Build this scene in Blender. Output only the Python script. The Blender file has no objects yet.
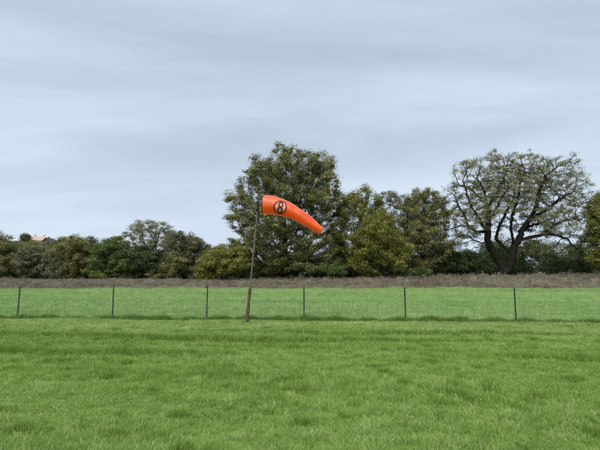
import bpy, bmesh, math, random
import numpy as np
from mathutils import Vector, Matrix

R = math.radians
random.seed(7)
rng = np.random.default_rng(7)
scene = bpy.context.scene
col = scene.collection

# ------------------------------------------------------------------ camera
F = 433.0                      # focal length in photo pixels (600 wide)
CAM_H = 1.70
PITCH = math.atan2(277 - 225, F)
cam_d = bpy.data.cameras.new('camera')
cam_d.sensor_width = 36.0
cam_d.lens = F / 600 * 36.0
cam_d.clip_end = 6000
cam = bpy.data.objects.new('camera', cam_d)
col.objects.link(cam)
cam.location = (0, 0, CAM_H)
cam.rotation_euler = (R(90) + PITCH, 0, 0)
scene.camera = cam

# ------------------------------------------------------------------ sky and light
SUN_EL, SUN_AZ = 52.0, 205.0   # azimuth clockwise from +Y (the view direction)
world = bpy.data.worlds.new('World')
scene.world = world
world.use_nodes = True
wt = world.node_tree
wt.nodes.clear()
def wn(t): return wt.nodes.new(t)
w_out = wn('ShaderNodeOutputWorld')
sky = wn('ShaderNodeTexSky'); sky.sky_type = 'NISHITA'; sky.sun_disc = False
sky.sun_elevation = R(SUN_EL); sky.sun_rotation = R(SUN_AZ)
sky.dust_density = 3.0
bg_clear = wn('ShaderNodeBackground'); bg_clear.inputs['Strength'].default_value = 0.06
wt.links.new(sky.outputs[0], bg_clear.inputs['Color'])
# a closed deck of layered stratus: noise on a flat cloud layer overhead
geo = wn('ShaderNodeTexCoord')
sep = wn('ShaderNodeSeparateXYZ'); wt.links.new(geo.outputs['Generated'], sep.inputs[0])
zc = wn('ShaderNodeMath'); zc.operation = 'MAXIMUM'; zc.inputs[1].default_value = 0.0
wt.links.new(sep.outputs['Z'], zc.inputs[0])
za = wn('ShaderNodeMath'); za.operation = 'ADD'; za.inputs[1].default_value = 0.09
wt.links.new(zc.outputs[0], za.inputs[0])
cmb = wn('ShaderNodeCombineXYZ')
for ax in ('X', 'Y'):
    d = wn('ShaderNodeMath'); d.operation = 'DIVIDE'
    wt.links.new(sep.outputs[ax], d.inputs[0]); wt.links.new(za.outputs[0], d.inputs[1])
    wt.links.new(d.outputs[0], cmb.inputs[ax])
mp = wn('ShaderNodeMapping'); mp.inputs['Scale'].default_value = (0.42, 1.15, 1); mp.inputs['Rotation'].default_value = (0, 0, R(-7))
mp.inputs['Location'].default_value = (5.3, 0.2, 0)
wt.links.new(cmb.outputs[0], mp.inputs['Vector'])
n1 = wn('ShaderNodeTexNoise'); n1.inputs['Scale'].default_value = 0.75; n1.inputs['Detail'].default_value = 5.0
n1.inputs['Roughness'].default_value = 0.57; n1.inputs['Distortion'].default_value = 0.6
wt.links.new(mp.outputs[0], n1.inputs['Vector'])
cr = wn('ShaderNodeValToRGB')
cr.color_ramp.interpolation = 'EASE'
cr.color_ramp.elements[0].position = 0.26; cr.color_ramp.elements[0].color = (0.305, 0.366, 0.446, 1)
cr.color_ramp.elements[1].position = 0.74; cr.color_ramp.elements[1].color = (0.462, 0.532, 0.618, 1)
wt.links.new(n1.outputs['Fac'], cr.inputs[0])
# thinner, paler air towards the horizon all the way round
hz = wn('ShaderNodeMapRange'); hz.inputs['From Min'].default_value = 0.0; hz.inputs['From Max'].default_value = 0.42
hz.inputs['To Min'].default_value = 0.70; hz.inputs['To Max'].default_value = 0.0; hz.interpolation_type = 'SMOOTHSTEP'
wt.links.new(sep.outputs['Z'], hz.inputs['Value'])
mixc = wn('ShaderNodeMix'); mixc.data_type = 'RGBA'
wt.links.new(hz.outputs[0], mixc.inputs['Factor'])
wt.links.new(cr.outputs[0], mixc.inputs['A']); mixc.inputs['B'].default_value = (0.478, 0.556, 0.648, 1)
bg_cloud = wn('ShaderNodeBackground'); bg_cloud.inputs['Strength'].default_value = 0.535
wt.links.new(mixc.outputs['Result'], bg_cloud.inputs['Color'])
mixs = wn('ShaderNodeMixShader'); mixs.inputs[0].default_value = 0.95
wt.links.new(bg_clear.outputs[0], mixs.inputs[1]); wt.links.new(bg_cloud.outputs[0], mixs.inputs[2])
wt.links.new(mixs.outputs[0], w_out.inputs['Surface'])

sun_d = bpy.data.lights.new('sun', 'SUN')
sun_d.energy = 1.5; sun_d.angle = R(60); sun_d.color = (1.0, 0.95, 0.86)
sun = bpy.data.objects.new('sun', sun_d); col.objects.link(sun)
sd = Vector((math.sin(R(SUN_AZ)) * math.cos(R(SUN_EL)), math.cos(R(SUN_AZ)) * math.cos(R(SUN_EL)), math.sin(R(SUN_EL))))
sun.rotation_euler = (-sd).to_track_quat('-Z', 'Y').to_euler()
sun.location = sd * 80

scene.view_settings.view_transform = 'Standard'
scene.view_settings.look = 'None'
scene.view_settings.exposure = 1.50
scene.view_settings.gamma = 1.0
scene.view_settings.use_curve_mapping = False
scene.cycles.use_denoising = True
scene.cycles.max_bounces = 6
scene.cycles.diffuse_bounces = 3
scene.cycles.transmission_bounces = 4
scene.cycles.transparent_max_bounces = 4

# ------------------------------------------------------------------ helpers
ct, st = math.cos(PITCH), math.sin(PITCH)
def ray(px, py):
    a, b = (px - 300) / F, (225 - py) / F
    return Vector((a, ct - b * st, st + b * ct))
def at(px, py, D):
    """point at world depth y = D on the sight line of a photo pixel"""
    d = ray(px, py); k = D / d.y
    return Vector((d.x * k, D, CAM_H + d.z * k))
def smooth(a, b, x):
    t = np.clip((x - a) / (b - a), 0, 1); return t * t * (3 - 2 * t)
def height(x, y):
    """the ground: flat lawn, a field that climbs gently, a low bank under the trees, a hill far left"""
    x = np.asarray(x, float); y = np.asarray(y, float)
    z = 0.016 * np.clip(y - 18, 0, 26) + 0.055 * np.clip(y - 44, 0, 16) + 0.012 * np.clip(y - 60, 0, 120)
    z = z + smooth(40, 62, y) * (0.55 * smooth(-25, 45, x) - 0.10)
    z = z + 17.5 * np.exp(-((x + 165) / 95) ** 2 - ((y - 265) / 95) ** 2)
    z = z + 0.020 * np.sin(x * 0.9 + 0.6 * np.sin(y * 0.5)) * np.sin(y * 1.3 + 0.4) + 0.03 * np.sin(x * 0.21 + 1) * np.sin(y * 0.37)
    return z
def hgt(x, y): return float(height(x, y))
def ground_at(px, py):
    d = ray(px, py); t = 3.0
    while t < 400:
        p = Vector((0, 0, CAM_H)) + d * t
        if p.z <= hgt(p.x, p.y): break
        t += 0.01
    return p

def tag(o, label=None, cat=None, group=None, kind=None):
    for k, v in (('label', label), ('category', cat), ('group', group), ('kind', kind)):
        if v: o[k] = v
    return o
def empty(name, loc, label, cat, group=None):
    o = bpy.data.objects.new(name, None); col.objects.link(o)
    o.location = loc; o.empty_display_size = 0.3
    return tag(o, label, cat, group)
def link(name, me, mat=None, parent=None, smooth_shade=False):
    """world-space mesh -> object; under a parent it keeps its place"""
    o = bpy.data.objects.new(name, me); col.objects.link(o)
    if mat: me.materials.append(mat)
    if parent:
        o.parent = parent
        t = parent.location.copy()
        if parent.parent: t += parent.parent.location
        o.location = -t
    if smooth_shade:
        me.polygons.foreach_set('use_smooth', np.ones(len(me.polygons), bool))
    return o
def np_mesh(name, verts, faces4=None, faces3=None):
    me = bpy.data.meshes.new(name)
    nv = len(verts); q = 0 if faces4 is None else len(faces4); t = 0 if faces3 is None else len(faces3)
    me.vertices.add(nv); me.vertices.foreach_set('co', np.ascontiguousarray(verts, np.float32).ravel())
    idx = []; 
    if q: idx.append(np.asarray(faces4, np.int32).ravel())
    if t: idx.append(np.asarray(faces3, np.int32).ravel())
    idx = np.concatenate(idx)
    me.loops.add(len(idx)); me.loops.foreach_set('vertex_index', idx)
    me.polygons.add(q + t)
    start = np.concatenate([np.arange(q) * 4, q * 4 + np.arange(t) * 3]).astype(np.int32)
    me.polygons.foreach_set('loop_start', start)
    me.update(calc_edges=True)
    return me
def tube(path, radii, sides=8, cap=True, squash=None):
    """bmesh-free tapered tube through a list of points -> verts, quads"""
    path = [Vector(p) for p in path]; V = []; Q = []
    n = len(path)
    for i, p in enumerate(path):
        t = (path[min(i + 1, n - 1)] - path[max(i - 1, 0)]).normalized()
        ref = Vector((1, 0, 0)) if abs(t.x) < 0.8 else Vector((0, 0, 1))
        u = t.cross(ref).normalized(); v = t.cross(u)
        r = radii[i] if hasattr(radii, '__len__') else radii
        for k in range(sides):
            a = 2 * math.pi * k / sides
            V.append(p + (u * math.cos(a) + v * math.sin(a)) * r)
    for i in range(n - 1):
        for k in range(sides):
            a, b = i * sides + k, i * sides + (k + 1) % sides
            Q.append((a, b, b + sides, a + sides))
    T = []
    if cap:
        for base, i in ((0, 0), ((n - 1) * sides, n - 1)):
            c = len(V); V.append(path[i])
            for k in range(sides):
                T.append((base + k, base + (k + 1) % sides, c))
    return V, Q, T
def join(parts):
    V, FF = [], []
    for v, q, t in parts:
        o = len(V); V += [tuple(x) for x in v]
        FF += [tuple(i + o for i in f) for f in list(q) + list(t)]
    me = bpy.data.meshes.new('part'); me.from_pydata(V, [], FF); me.update()
    bm = bmesh.new(); bm.from_mesh(me); bmesh.ops.recalc_face_normals(bm, faces=bm.faces); bm.to_mesh(me); bm.free()
    return me
def box(c, s, rot=None):
    c = Vector(c); V = []
    for dz in (-1, 1):
        for dx, dy in ((-1, -1), (1, -1), (1, 1), (-1, 1)):
            v = Vector((dx * s[0] / 2, dy * s[1] / 2, dz * s[2] / 2))
            V.append(c + (rot @ v if rot else v))
    return V, [(0, 3, 2, 1), (4, 5, 6, 7), (0, 1, 5, 4), (1, 2, 6, 5), (2, 3, 7, 6), (3, 0, 4, 7)], []

# ------------------------------------------------------------------ materials
def mat_new(name):
    m = bpy.data.materials.new(name); m.use_nodes = True
    nt = m.node_tree; nt.nodes.clear()
    out = nt.nodes.new('ShaderNodeOutputMaterial')
    return m, nt, out
def ramp(nt, fac, stops):
    r = nt.nodes.new('ShaderNodeValToRGB'); e = r.color_ramp.elements
    e[0].position, e[0].color = stops[0][0], (*stops[0][1], 1)
    e[1].position, e[1].color = stops[-1][0], (*stops[-1][1], 1)
    for p, c in stops[1:-1]:
        k = e.new(p); k.color = (*c, 1)
    nt.links.new(fac, r.inputs[0]); return r.outputs[0]
def noise(nt, scale, detail=4, vec=None, stretch=None, rough=0.55):
    n = nt.nodes.new('ShaderNodeTexNoise'); n.inputs['Scale'].default_value = scale
    n.inputs['Detail'].default_value = detail; n.inputs['Roughness'].default_value = rough
    if vec is None:
        g = nt.nodes.new('ShaderNodeNewGeometry'); vec = g.outputs['Position']
    if stretch:
        mpn = nt.nodes.new('ShaderNodeMapping'); mpn.inputs['Scale'].default_value = stretch
        nt.links.new(vec, mpn.inputs['Vector']); vec = mpn.outputs[0]
    nt.links.new(vec, n.inputs['Vector']); return n.outputs['Fac']
def math_n(nt, op, a, b):
    m = nt.nodes.new('ShaderNodeMath'); m.operation = op
    for i, v in enumerate((a, b)):
        if isinstance(v, (int, float)): m.inputs[i].default_value = v
        else: nt.links.new(v, m.inputs[i])
    return m.outputs[0]
def mixrgb(nt, fac, a, b, blend='MIX'):
    m = nt.nodes.new('ShaderNodeMix'); m.data_type = 'RGBA'; m.blend_type = blend
    for nm, v in (('Factor', fac), ('A', a), ('B', b)):
        s = m.inputs[nm] if nm == 'Factor' else [i for i in m.inputs if i.name == nm and i.type == 'RGBA'][0]
        if isinstance(v, (int, float)): s.default_value = v
        elif isinstance(v, tuple): s.default_value = (*v, 1)
        else: nt.links.new(v, s)
    return m.outputs['Result']
def leaf_shader(nt, out, color, trans=0.3, rough=0.55, spec=0.25, tcol=None):
    p = nt.nodes.new('ShaderNodeBsdfPrincipled'); p.inputs['Roughness'].default_value = rough
    p.inputs['Specular IOR Level'].default_value = spec
    nt.links.new(color, p.inputs['Base Color'])
    t = nt.nodes.new('ShaderNodeBsdfTranslucent'); nt.links.new(tcol or color, t.inputs['Color'])
    m = nt.nodes.new('ShaderNodeMixShader'); m.inputs[0].default_value = trans
    nt.links.new(p.outputs[0], m.inputs[1]); nt.links.new(t.outputs[0], m.inputs[2])
    nt.links.new(m.outputs[0], out.inputs['Surface'])
def leaf_mat(name, dark, mid, light, trans=0.22):
    """foliage: each leaf spray carries its own tint (old dark leaves to fresh pale ones)"""
    m, nt, out = mat_new(name)
    a = nt.nodes.new('ShaderNodeAttribute'); a.attribute_name = 'tint'
    c = ramp(nt, a.outputs['Fac'], [(0.0, dark), (0.55, mid), (1.0, light)])
    leaf_shader(nt, out, c, trans)
    return m
def plain(name, c, rough=0.6, metal=0.0, var=0.25, scale=20, stretch=None, spec=0.5):
    m, nt, out = mat_new(name)
    p = nt.nodes.new('ShaderNodeBsdfPrincipled'); p.inputs['Roughness'].default_value = rough; p.inputs['Metallic'].default_value = metal; p.inputs['Specular IOR Level'].default_value = spec
    f = noise(nt, scale, 5, stretch=stretch)
    cc = ramp(nt, f, [(0.3, tuple(v * (1 - var) for v in c)), (0.7, tuple(min(1, v * (1 + var)) for v in c))])
    nt.links.new(cc, p.inputs['Base Color'])
    b = nt.nodes.new('ShaderNodeBump'); b.inputs['Strength'].default_value = 0.3; b.inputs['Distance'].default_value = 0.01
    nt.links.new(f, b.inputs['Height']); nt.links.new(b.outputs[0], p.inputs['Normal'])
    nt.links.new(p.outputs[0], out.inputs['Surface'])
    return m

def mat_grass(name, stops, trans=0.32, patch=0.35, patch_stretch=(0.5, 1.0, 1.0), rnd=0.45, base=None):
    """grass blades: patchy hue over the ground, a random tint for each tuft"""
    m, nt, out = mat_new(name)
    oi = nt.nodes.new('ShaderNodeObjectInfo')
    f1 = noise(nt, patch, 4, stretch=patch_stretch)
    f2 = noise(nt, 2.2, 3, stretch=patch_stretch)
    f = math_n(nt, 'ADD', math_n(nt, 'MULTIPLY', f1, 1.0 - rnd), math_n(nt, 'MULTIPLY', oi.outputs['Random'], rnd))
    f = math_n(nt, 'ADD', math_n(nt, 'MULTIPLY', f, 0.72), math_n(nt, 'MULTIPLY', f2, 0.28))
    c = ramp(nt, f, stops)
    leaf_shader(nt, out, c, trans, 0.5, 0.3)
    return m

M = {}
M['oak_dark'] = leaf_mat('oak_leaves', (0.045, 0.054, 0.016), (0.122, 0.130, 0.038), (0.320, 0.305, 0.120))
M['oak_gray'] = leaf_mat('grey_oak_leaves', (0.085, 0.094, 0.042), (0.215, 0.222, 0.110), (0.420, 0.415, 0.240))
M['yellow'] = leaf_mat('yellow_green_leaves', (0.075, 0.086, 0.014), (0.190, 0.196, 0.040), (0.350, 0.335, 0.095))
M['olive'] = leaf_mat('olive_leaves', (0.062, 0.068, 0.022), (0.165, 0.168, 0.056), (0.320, 0.300, 0.120))
M['bright'] = leaf_mat('fresh_green_leaves', (0.044, 0.068, 0.018), (0.100, 0.145, 0.042), (0.185, 0.235, 0.085))
M['deep'] = leaf_mat('deep_green_leaves', (0.026, 0.042, 0.014), (0.058, 0.084, 0.028), (0.120, 0.150, 0.052))
M['brown'] = leaf_mat('brownish_leaves', (0.054, 0.056, 0.026), (0.120, 0.120, 0.056), (0.220, 0.210, 0.105))
M['gray'] = leaf_mat('grey_green_leaves', (0.070, 0.078, 0.040), (0.160, 0.165, 0.090), (0.270, 0.270, 0.165))
M['pale'] = leaf_mat('pale_brush_leaves', (0.110, 0.130, 0.060), (0.250, 0.260, 0.150), (0.420, 0.420, 0.290))
M['bark'] = plain('bark', (0.019, 0.017, 0.014), 0.95, 0, 0.5, 5, (1, 1, 0.25), .08)
M['bark_gray'] = plain('grey_bark', (0.110, 0.100, 0.088), 0.9, 0, 0.35, 6, (1, 1, 0.25))
M['lawn'] = mat_grass('lawn_grass', [(0.22, (0.070, 0.150, 0.016)), (0.40, (0.170, 0.305, 0.046)), (0.58, (0.275, 0.415, 0.100)), (0.78, (0.480, 0.560, 0.260))], patch=0.30, patch_stretch=(0.45, 1.3, 1))
M['track'] = mat_grass('track_grass', [(0.22, (0.150, 0.250, 0.055)), (0.5, (0.275, 0.400, 0.115)), (0.80, (0.500, 0.550, 0.260))], patch=0.30, patch_stretch=(0.3, 1.6, 1))
M['verge'] = mat_grass('verge_grass', [(0.22, (0.070, 0.135, 0.020)), (0.5, (0.130, 0.225, 0.040)), (0.82, (0.230, 0.340, 0.085))], patch=0.5)
M['field'] = mat_grass('field_grass', [(0.28, (0.150, 0.285, 0.070)), (0.48, (0.260, 0.415, 0.135)), (0.72, (0.430, 0.560, 0.250))], patch=0.16, patch_stretch=(0.3, 1.0, 1))
M['weed'] = mat_grass('dead_weeds', [(0.26, (0.062, 0.052, 0.036)), (0.44, (0.180, 0.152, 0.110)), (0.60, (0.285, 0.252, 0.190)), (0.76, (0.27, 0.30, 0.15))], trans=0.2, patch=0.25, patch_stretch=(0.4, 1.2, 1))
M['post'] = plain('green_steel_post', (0.016, 0.022, 0.014), 0.6, 0.2, 0.4, 25)
M['wire'] = plain('galvanised_wire', (0.15, 0.15, 0.135), 0.65, 0.3, 0.25, 30)
M['rust'] = plain('rusty_post', (0.075, 0.050, 0.026), 0.9, 0.0, 0.55, 14, (1, 1, 0.4))
M['steel'] = plain('grey_steel_pole', (0.125, 0.130, 0.105), 0.55, 0.4, 0.25, 10, (1, 1, 0.3))
M['black'] = plain('black_metal', (0.018, 0.017, 0.017), 0.5, 0.3, 0.2, 30)
M['ink'] = plain('dark_print', (0.060, 0.008, 0.009), 0.7, 0, 0.15, 15)
M['cord'] = plain('pale_cord', (0.55, 0.50, 0.46), 0.8, 0, 0.2, 60)
M['terracotta'] = plain('terracotta_roof', (0.40, 0.285, 0.235), 0.85, 0, 0.18, 1.2)
M['stucco'] = plain('tan_stucco', (0.42, 0.36, 0.29), 0.9, 0, 0.1, 2)
M['slate'] = plain('dark_roof', (0.055, 0.058, 0.065), 0.8, 0, 0.2, 1)
M['palemetal'] = plain('pale_metal_roof', (0.52, 0.56, 0.60), 0.45, 0.2, 0.08, 1)
M['glass'] = plain('window_glass', (0.03, 0.04, 0.05), 0.1, 0.0, 0.1, 1)

def mat_ground():
    m, nt, out = mat_new('ground_soil_and_turf')
    g = nt.nodes.new('ShaderNodeNewGeometry')
    sp = nt.nodes.new('ShaderNodeSeparateXYZ'); nt.links.new(g.outputs['Position'], sp.inputs[0])
    wob = noise(nt, 0.25, 3)
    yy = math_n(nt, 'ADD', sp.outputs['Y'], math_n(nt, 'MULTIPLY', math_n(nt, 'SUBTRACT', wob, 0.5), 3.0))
    f = noise(nt, 1.2, 8, stretch=(0.5, 1.2, 1), rough=0.65)
    lawn = ramp(nt, f, [(0.3, (0.065, 0.120, 0.022)), (0.7, (0.130, 0.215, 0.045))])
    field = ramp(nt, f, [(0.3, (0.080, 0.155, 0.040)), (0.7, (0.140, 0.250, 0.070))])
    weed = ramp(nt, f, [(0.3, (0.075, 0.058, 0.042)), (0.7, (0.150, 0.120, 0.090))])
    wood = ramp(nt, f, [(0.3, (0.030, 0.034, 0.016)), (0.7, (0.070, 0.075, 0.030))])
    def step(v, a, b):
        r = nt.nodes.new('ShaderNodeMapRange'); r.inputs['From Min'].default_value = a; r.inputs['From Max'].default_value = b
        nt.links.new(v, r.inputs['Value']); return r.outputs[0]
    c = mixrgb(nt, step(yy, 17.2, 18.2), lawn, field)
    c = mixrgb(nt, step(yy, 44, 45.5), c, weed)
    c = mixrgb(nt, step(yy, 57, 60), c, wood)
    p = nt.nodes.new('ShaderNodeBsdfPrincipled'); p.inputs['Roughness'].default_value = 0.95; p.inputs['Specular IOR Level'].default_value = 0.1
    nt.links.new(c, p.inputs['Base Color'])
    b = nt.nodes.new('ShaderNodeBump'); b.inputs['Strength'].default_value = 0.8; b.inputs['Distance'].default_value = 0.04
    nt.links.new(noise(nt, 9, 6), b.inputs['Height']); nt.links.new(b.outputs[0], p.inputs['Normal'])
    nt.links.new(p.outputs[0], out.inputs['Surface'])
    return m
M['ground'] = mat_ground()

# ------------------------------------------------------------------ ground
def axis(lo, hi, fine_lo, fine_hi, step, grow):
    a = list(np.arange(fine_lo, fine_hi + 1e-6, step))
    s = step
    while a[-1] < hi: s *= grow; a.append(a[-1] + s)
    s = step; b = [a[0]]
    while b[-1] > lo: s *= grow; b.append(b[-1] - s)
    return np.array(sorted(set(b[1:] + a)))
gx = axis(-2500, 2500, -16, 16, 0.40, 1.07)
gy = axis(-200, 3000, 2, 22, 0.35, 1.05)
X, Y = np.meshgrid(gx, gy)
Z = height(X, Y)
nx, ny = len(gx), len(gy)
ii = (np.arange(ny - 1)[:, None] * nx + np.arange(nx - 1)[None, :]).ravel()
me = np_mesh('ground', np.stack([X.ravel(), Y.ravel(), Z.ravel()], 1), np.stack([ii, ii + 1, ii + nx + 1, ii + nx], 1))
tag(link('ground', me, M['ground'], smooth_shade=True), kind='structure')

# ------------------------------------------------------------------ scattered grass (stuff)
def tuft_mesh(name, n, rad, h, w, lean, seed, seedhead=0.0, mat=None):
    """a tuft of curved tapering blades"""
    r = np.random.default_rng(seed); V = []; Q = []; T = []
    for _ in range(n):
        a = r.uniform(0, 2 * math.pi); d = rad * math.sqrt(r.uniform())
        bx, by = d * math.cos(a), d * math.sin(a)
        b = r.uniform(0, 2 * math.pi); ln = r.uniform(0.15, 1.0) * lean; hh = h * r.uniform(0.55, 1.15); ww = w * r.uniform(0.7, 1.2)
        dx, dy = math.cos(b), math.sin(b)
        c = r.uniform(0, 2 * math.pi); sx, sy = math.cos(c) * ww / 2, math.sin(c) * ww / 2
        o = len(V)
        p1 = (bx + dx * ln * hh * .35, by + dy * ln * hh * .35, hh * .55)
        p2 = (bx + dx * ln * hh, by + dy * ln * hh, hh * (1 - .25 * ln))
        V += [(bx - sx, by - sy, -.02), (bx + sx, by + sy, -.02), (p1[0] + sx * .8, p1[1] + sy * .8, p1[2]), (p1[0] - sx * .8, p1[1] - sy * .8, p1[2]), p2]
        Q.append((o, o + 1, o + 2, o + 3)); T.append((o + 3, o + 2, o + 4))
        if r.uniform() < seedhead:      # a seed head: two crossed slivers on the tip
            o = len(V); k = w * 1.6; z = hh * .22
            V += [(p2[0], p2[1], p2[2] - z * .3), (p2[0] + k, p2[1], p2[2] + z * .3), (p2[0], p2[1], p2[2] + z), (p2[0] - k, p2[1], p2[2] + z * .3)]
            Q.append((o, o + 1, o + 2, o + 3))
    me = np_mesh(name, np.array(V), Q, T)
    if mat: me.materials.append(mat)
    return me
def scatter(name, label, cat, P, yaw, scl, meshes):
    """one 'stuff' object: a cloud of points that carries tufts by geometry nodes"""
    tc = bpy.data.collections.new(name + '_kinds')
    for i, m in enumerate(meshes):
        tc.objects.link(bpy.data.objects.new('%s_tuft' % name, m))
    n = len(P)
    me = bpy.data.meshes.new(name); me.vertices.add(n)
    me.vertices.foreach_set('co', np.ascontiguousarray(P, np.float32).ravel())
    def attr(nm, ty, f, d):
        a = me.attributes.new(nm, ty, 'POINT'); a.data.foreach_set(f, np.ascontiguousarray(d).ravel())
    rot = np.stack([rng.normal(0, .10, n), rng.normal(0, .10, n), yaw], 1).astype(np.float32)
    attr('turn', 'FLOAT_VECTOR', 'vector', rot)
    attr('size', 'FLOAT_VECTOR', 'vector', scl.astype(np.float32))
    attr('which', 'INT', 'value', rng.integers(0, len(meshes), n).astype(np.int32))
    o = bpy.data.objects.new(name, me); col.objects.link(o)
    ng = bpy.data.node_groups.new(name, 'GeometryNodeTree')
    ng.interface.new_socket('Geometry', in_out='INPUT', socket_type='NodeSocketGeometry')
    ng.interface.new_socket('Geometry', in_out='OUTPUT', socket_type='NodeSocketGeometry')
    N = ng.nodes.new; L = ng.links.new
    gi, go = N('NodeGroupInput'), N('NodeGroupOutput')
    ci = N('GeometryNodeCollectionInfo'); ci.inputs['Collection'].default_value = tc
    ci.inputs['Separate Children'].default_value = True; ci.inputs['Reset Children'].default_value = True
    ip = N('GeometryNodeInstanceOnPoints'); ip.inputs['Pick Instance'].default_value = True
    def na(nm, ty):
        a = N('GeometryNodeInputNamedAttribute'); a.data_type = ty; a.inputs['Name'].default_value = nm
        return [s for s in a.outputs if s.enabled and s.name == 'Attribute'][0]
    L(gi.outputs[0], ip.inputs['Points']); L(ci.outputs[0], ip.inputs['Instance'])
    L(na('which', 'INT'), ip.inputs['Instance Index'])
    er = N('FunctionNodeEulerToRotation'); L(na('turn', 'FLOAT_VECTOR'), er.inputs[0])
    L(er.outputs[0], ip.inputs['Rotation']); L(na('size', 'FLOAT_VECTOR'), ip.inputs['Scale'])
    L(ip.outputs[0], go.inputs[0])
    md = o.modifiers.new('tufts', 'NODES'); md.node_group = ng
    return tag(o, label, cat, kind='stuff')
def wave(x, y, s=1.0, ph=0.0):
    return (np.sin(x * .7 * s + ph + 1.3 * np.sin(y * .9 * s + ph)) + np.sin(y * 1.9 * s + 2 * ph + 1.1 * np.sin(x * .5 * s)) + np.sin((x * .33 + y * 1.1) * s * 1.7 + ph)) / 3
def area_points(y0, y1, dens, margin=2.0, k=0.76):
    """random points over the wedge of ground in view (with a margin), dens(y) per m2"""
    out = []
    for a in np.arange(y0, y1, 1.0):
        b = min(a + 1.0, y1); half = k * b + margin
        n = int((b - a) * 2 * half * dens((a + b) / 2))
        out.append(np.stack([rng.uniform(-half, half, n), rng.uniform(a, b, n)], 1))
    return np.concatenate(out)

# fence line first: the posts stand where the photograph shows their feet
POST_PX = [(-168, 316.8), (-75, 317.6), (19, 318.4), (112, 319.0), (206.5, 319.6), (304, 320.3), (406, 321.1), (515, 322.0), (632, 323.0), (758, 324.1)]
POSTS = []
for (px, py) in POST_PX:
    p = ground_at(px, py); POSTS.append((p.x, p.y))
pa = np.polyfit([p[0] for p in POSTS], [p[1] for p in POSTS], 1)
POSTS = [(x, float(np.polyval(pa, x))) for x, _ in POSTS]
def fence_y(x): return np.polyval(pa, x)

def lawn_points():
    P = area_points(3.0, 18.5, lambda y: 250 - 9.0 * y)
    return P[P[:, 1] < fence_y(P[:, 0]) - 0.15]
P = lawn_points()
x, y = P[:, 0], P[:, 1]
band = smooth(-5.2, -3.0, y - fence_y(x) + 0.5 * wave(x, y, .5))         # the worn, shorter strip by the fence
far = smooth(4, 17, y)
fy_ = y - fence_y(x)
ridge = sum(a * np.exp(-((fy_ + d + .22 * np.sin(x * .45 + ph) + .10 * np.sin(x * 1.7 + ph)) / w) ** 2) * np.clip(.55 + .6 * np.sin(x * f + ph), 0, 1.2)
            for a, d, w, f, ph in ((1.5, 3.6, .20, .35, .5), (1.7, 5.4, .24, .27, 2.2), (1.1, 7.6, .3, .5, 4.0)))
hgtv = (0.80 + 0.42 * wave(x, y, .9, 1.0) + 0.34 * wave(x, y, 2.3, 2.0) + .25 * wave(x, y, 4.5, 3.0)) * (1 - 0.40 * band) * rng.uniform(.6, 1.45, len(x)) + ridge
cc = area_points(3.0, 17.5, lambda y_: 7.0)                      # coarse clumps that stand above the mown grass
near_c = np.full(len(x), 9.0); cid = np.zeros(len(x), int)
for a0 in range(0, len(x), 4000):
    d_ = ((x[a0:a0 + 4000, None] - cc[None, :, 0]) / 1.7) ** 2 + (y[a0:a0 + 4000, None] - cc[None, :, 1]) ** 2
    near_c[a0:a0 + 4000] = np.sqrt(d_.min(1)); cid[a0:a0 + 4000] = d_.argmin(1)
cr_ = rng.uniform(.02, .085, len(cc)); ch_ = rng.uniform(.1, .75, len(cc)); ck = rng.uniform(size=len(cc)) < .5
inc = near_c < cr_[cid]
hgtv = hgtv + inc * ch_[cid] * (1 - .4 * band)
rank = (inc & ck[cid]) | ((ridge > .45) & (rng.uniform(size=len(x)) < .6))  # ridge tufts take the darker grass colour too, standing in for shade
wid = (0.9 + 0.9 * far) * rng.uniform(.75, 1.3, len(x))
keep = rng.uniform(size=len(x)) > 0.0
sc3 = np.stack([wid, wid, np.clip(hgtv, .42, 2.4)], 1)
P3 = np.stack([x, y, height(x, y)], 1)
lawn_t = [tuft_mesh('lawn_tuft', 24, .085, .070, .0050, 1.25, 10 + i, 0.05, M['lawn']) for i in range(5)]
track_t = [tuft_mesh('track_tuft', 24, .085, .062, .0052, 1.3, 30 + i, 0.05, M['track']) for i in range(4)]
nearpale = (1 - smooth(5.0, 8.0, y + 1.2 * wave(x, y, .8, 2.5))) * .45  # more of the paler tufts close to the camera
tr = rng.uniform(size=len(x)) < np.maximum(band * 0.85, nearpale)
yaw = rng.uniform(0, 2 * math.pi, len(x)).astype(np.float32)
tr &= ~rank
lw = ~tr & ~rank
M['rank'] = mat_grass('coarse_grass', [(0.22, (0.090, 0.170, 0.022)), (0.5, (0.160, 0.275, 0.042)), (0.82, (0.260, 0.390, 0.085))], patch=0.6)
rank_t = [tuft_mesh('coarse_tuft', 24, .085, .095, .0060, .9, 130 + i, 0.0, M['rank']) for i in range(4)]
scatter('coarse_grass', 'coarser darker grass clumps dotted over the lawn, and ridge tufts coloured darker as shade', 'grass', P3[rank], yaw[rank], sc3[rank], rank_t)
scatter('lawn_grass', 'short green lawn grass covering the foreground', 'grass', P3[lw], yaw[lw], sc3[lw], lawn_t)
scatter('worn_grass', 'paler worn strip of grass in front of the fence, and paler tufts near the camera', 'grass', P3[tr], yaw[tr], sc3[tr], track_t)

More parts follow.
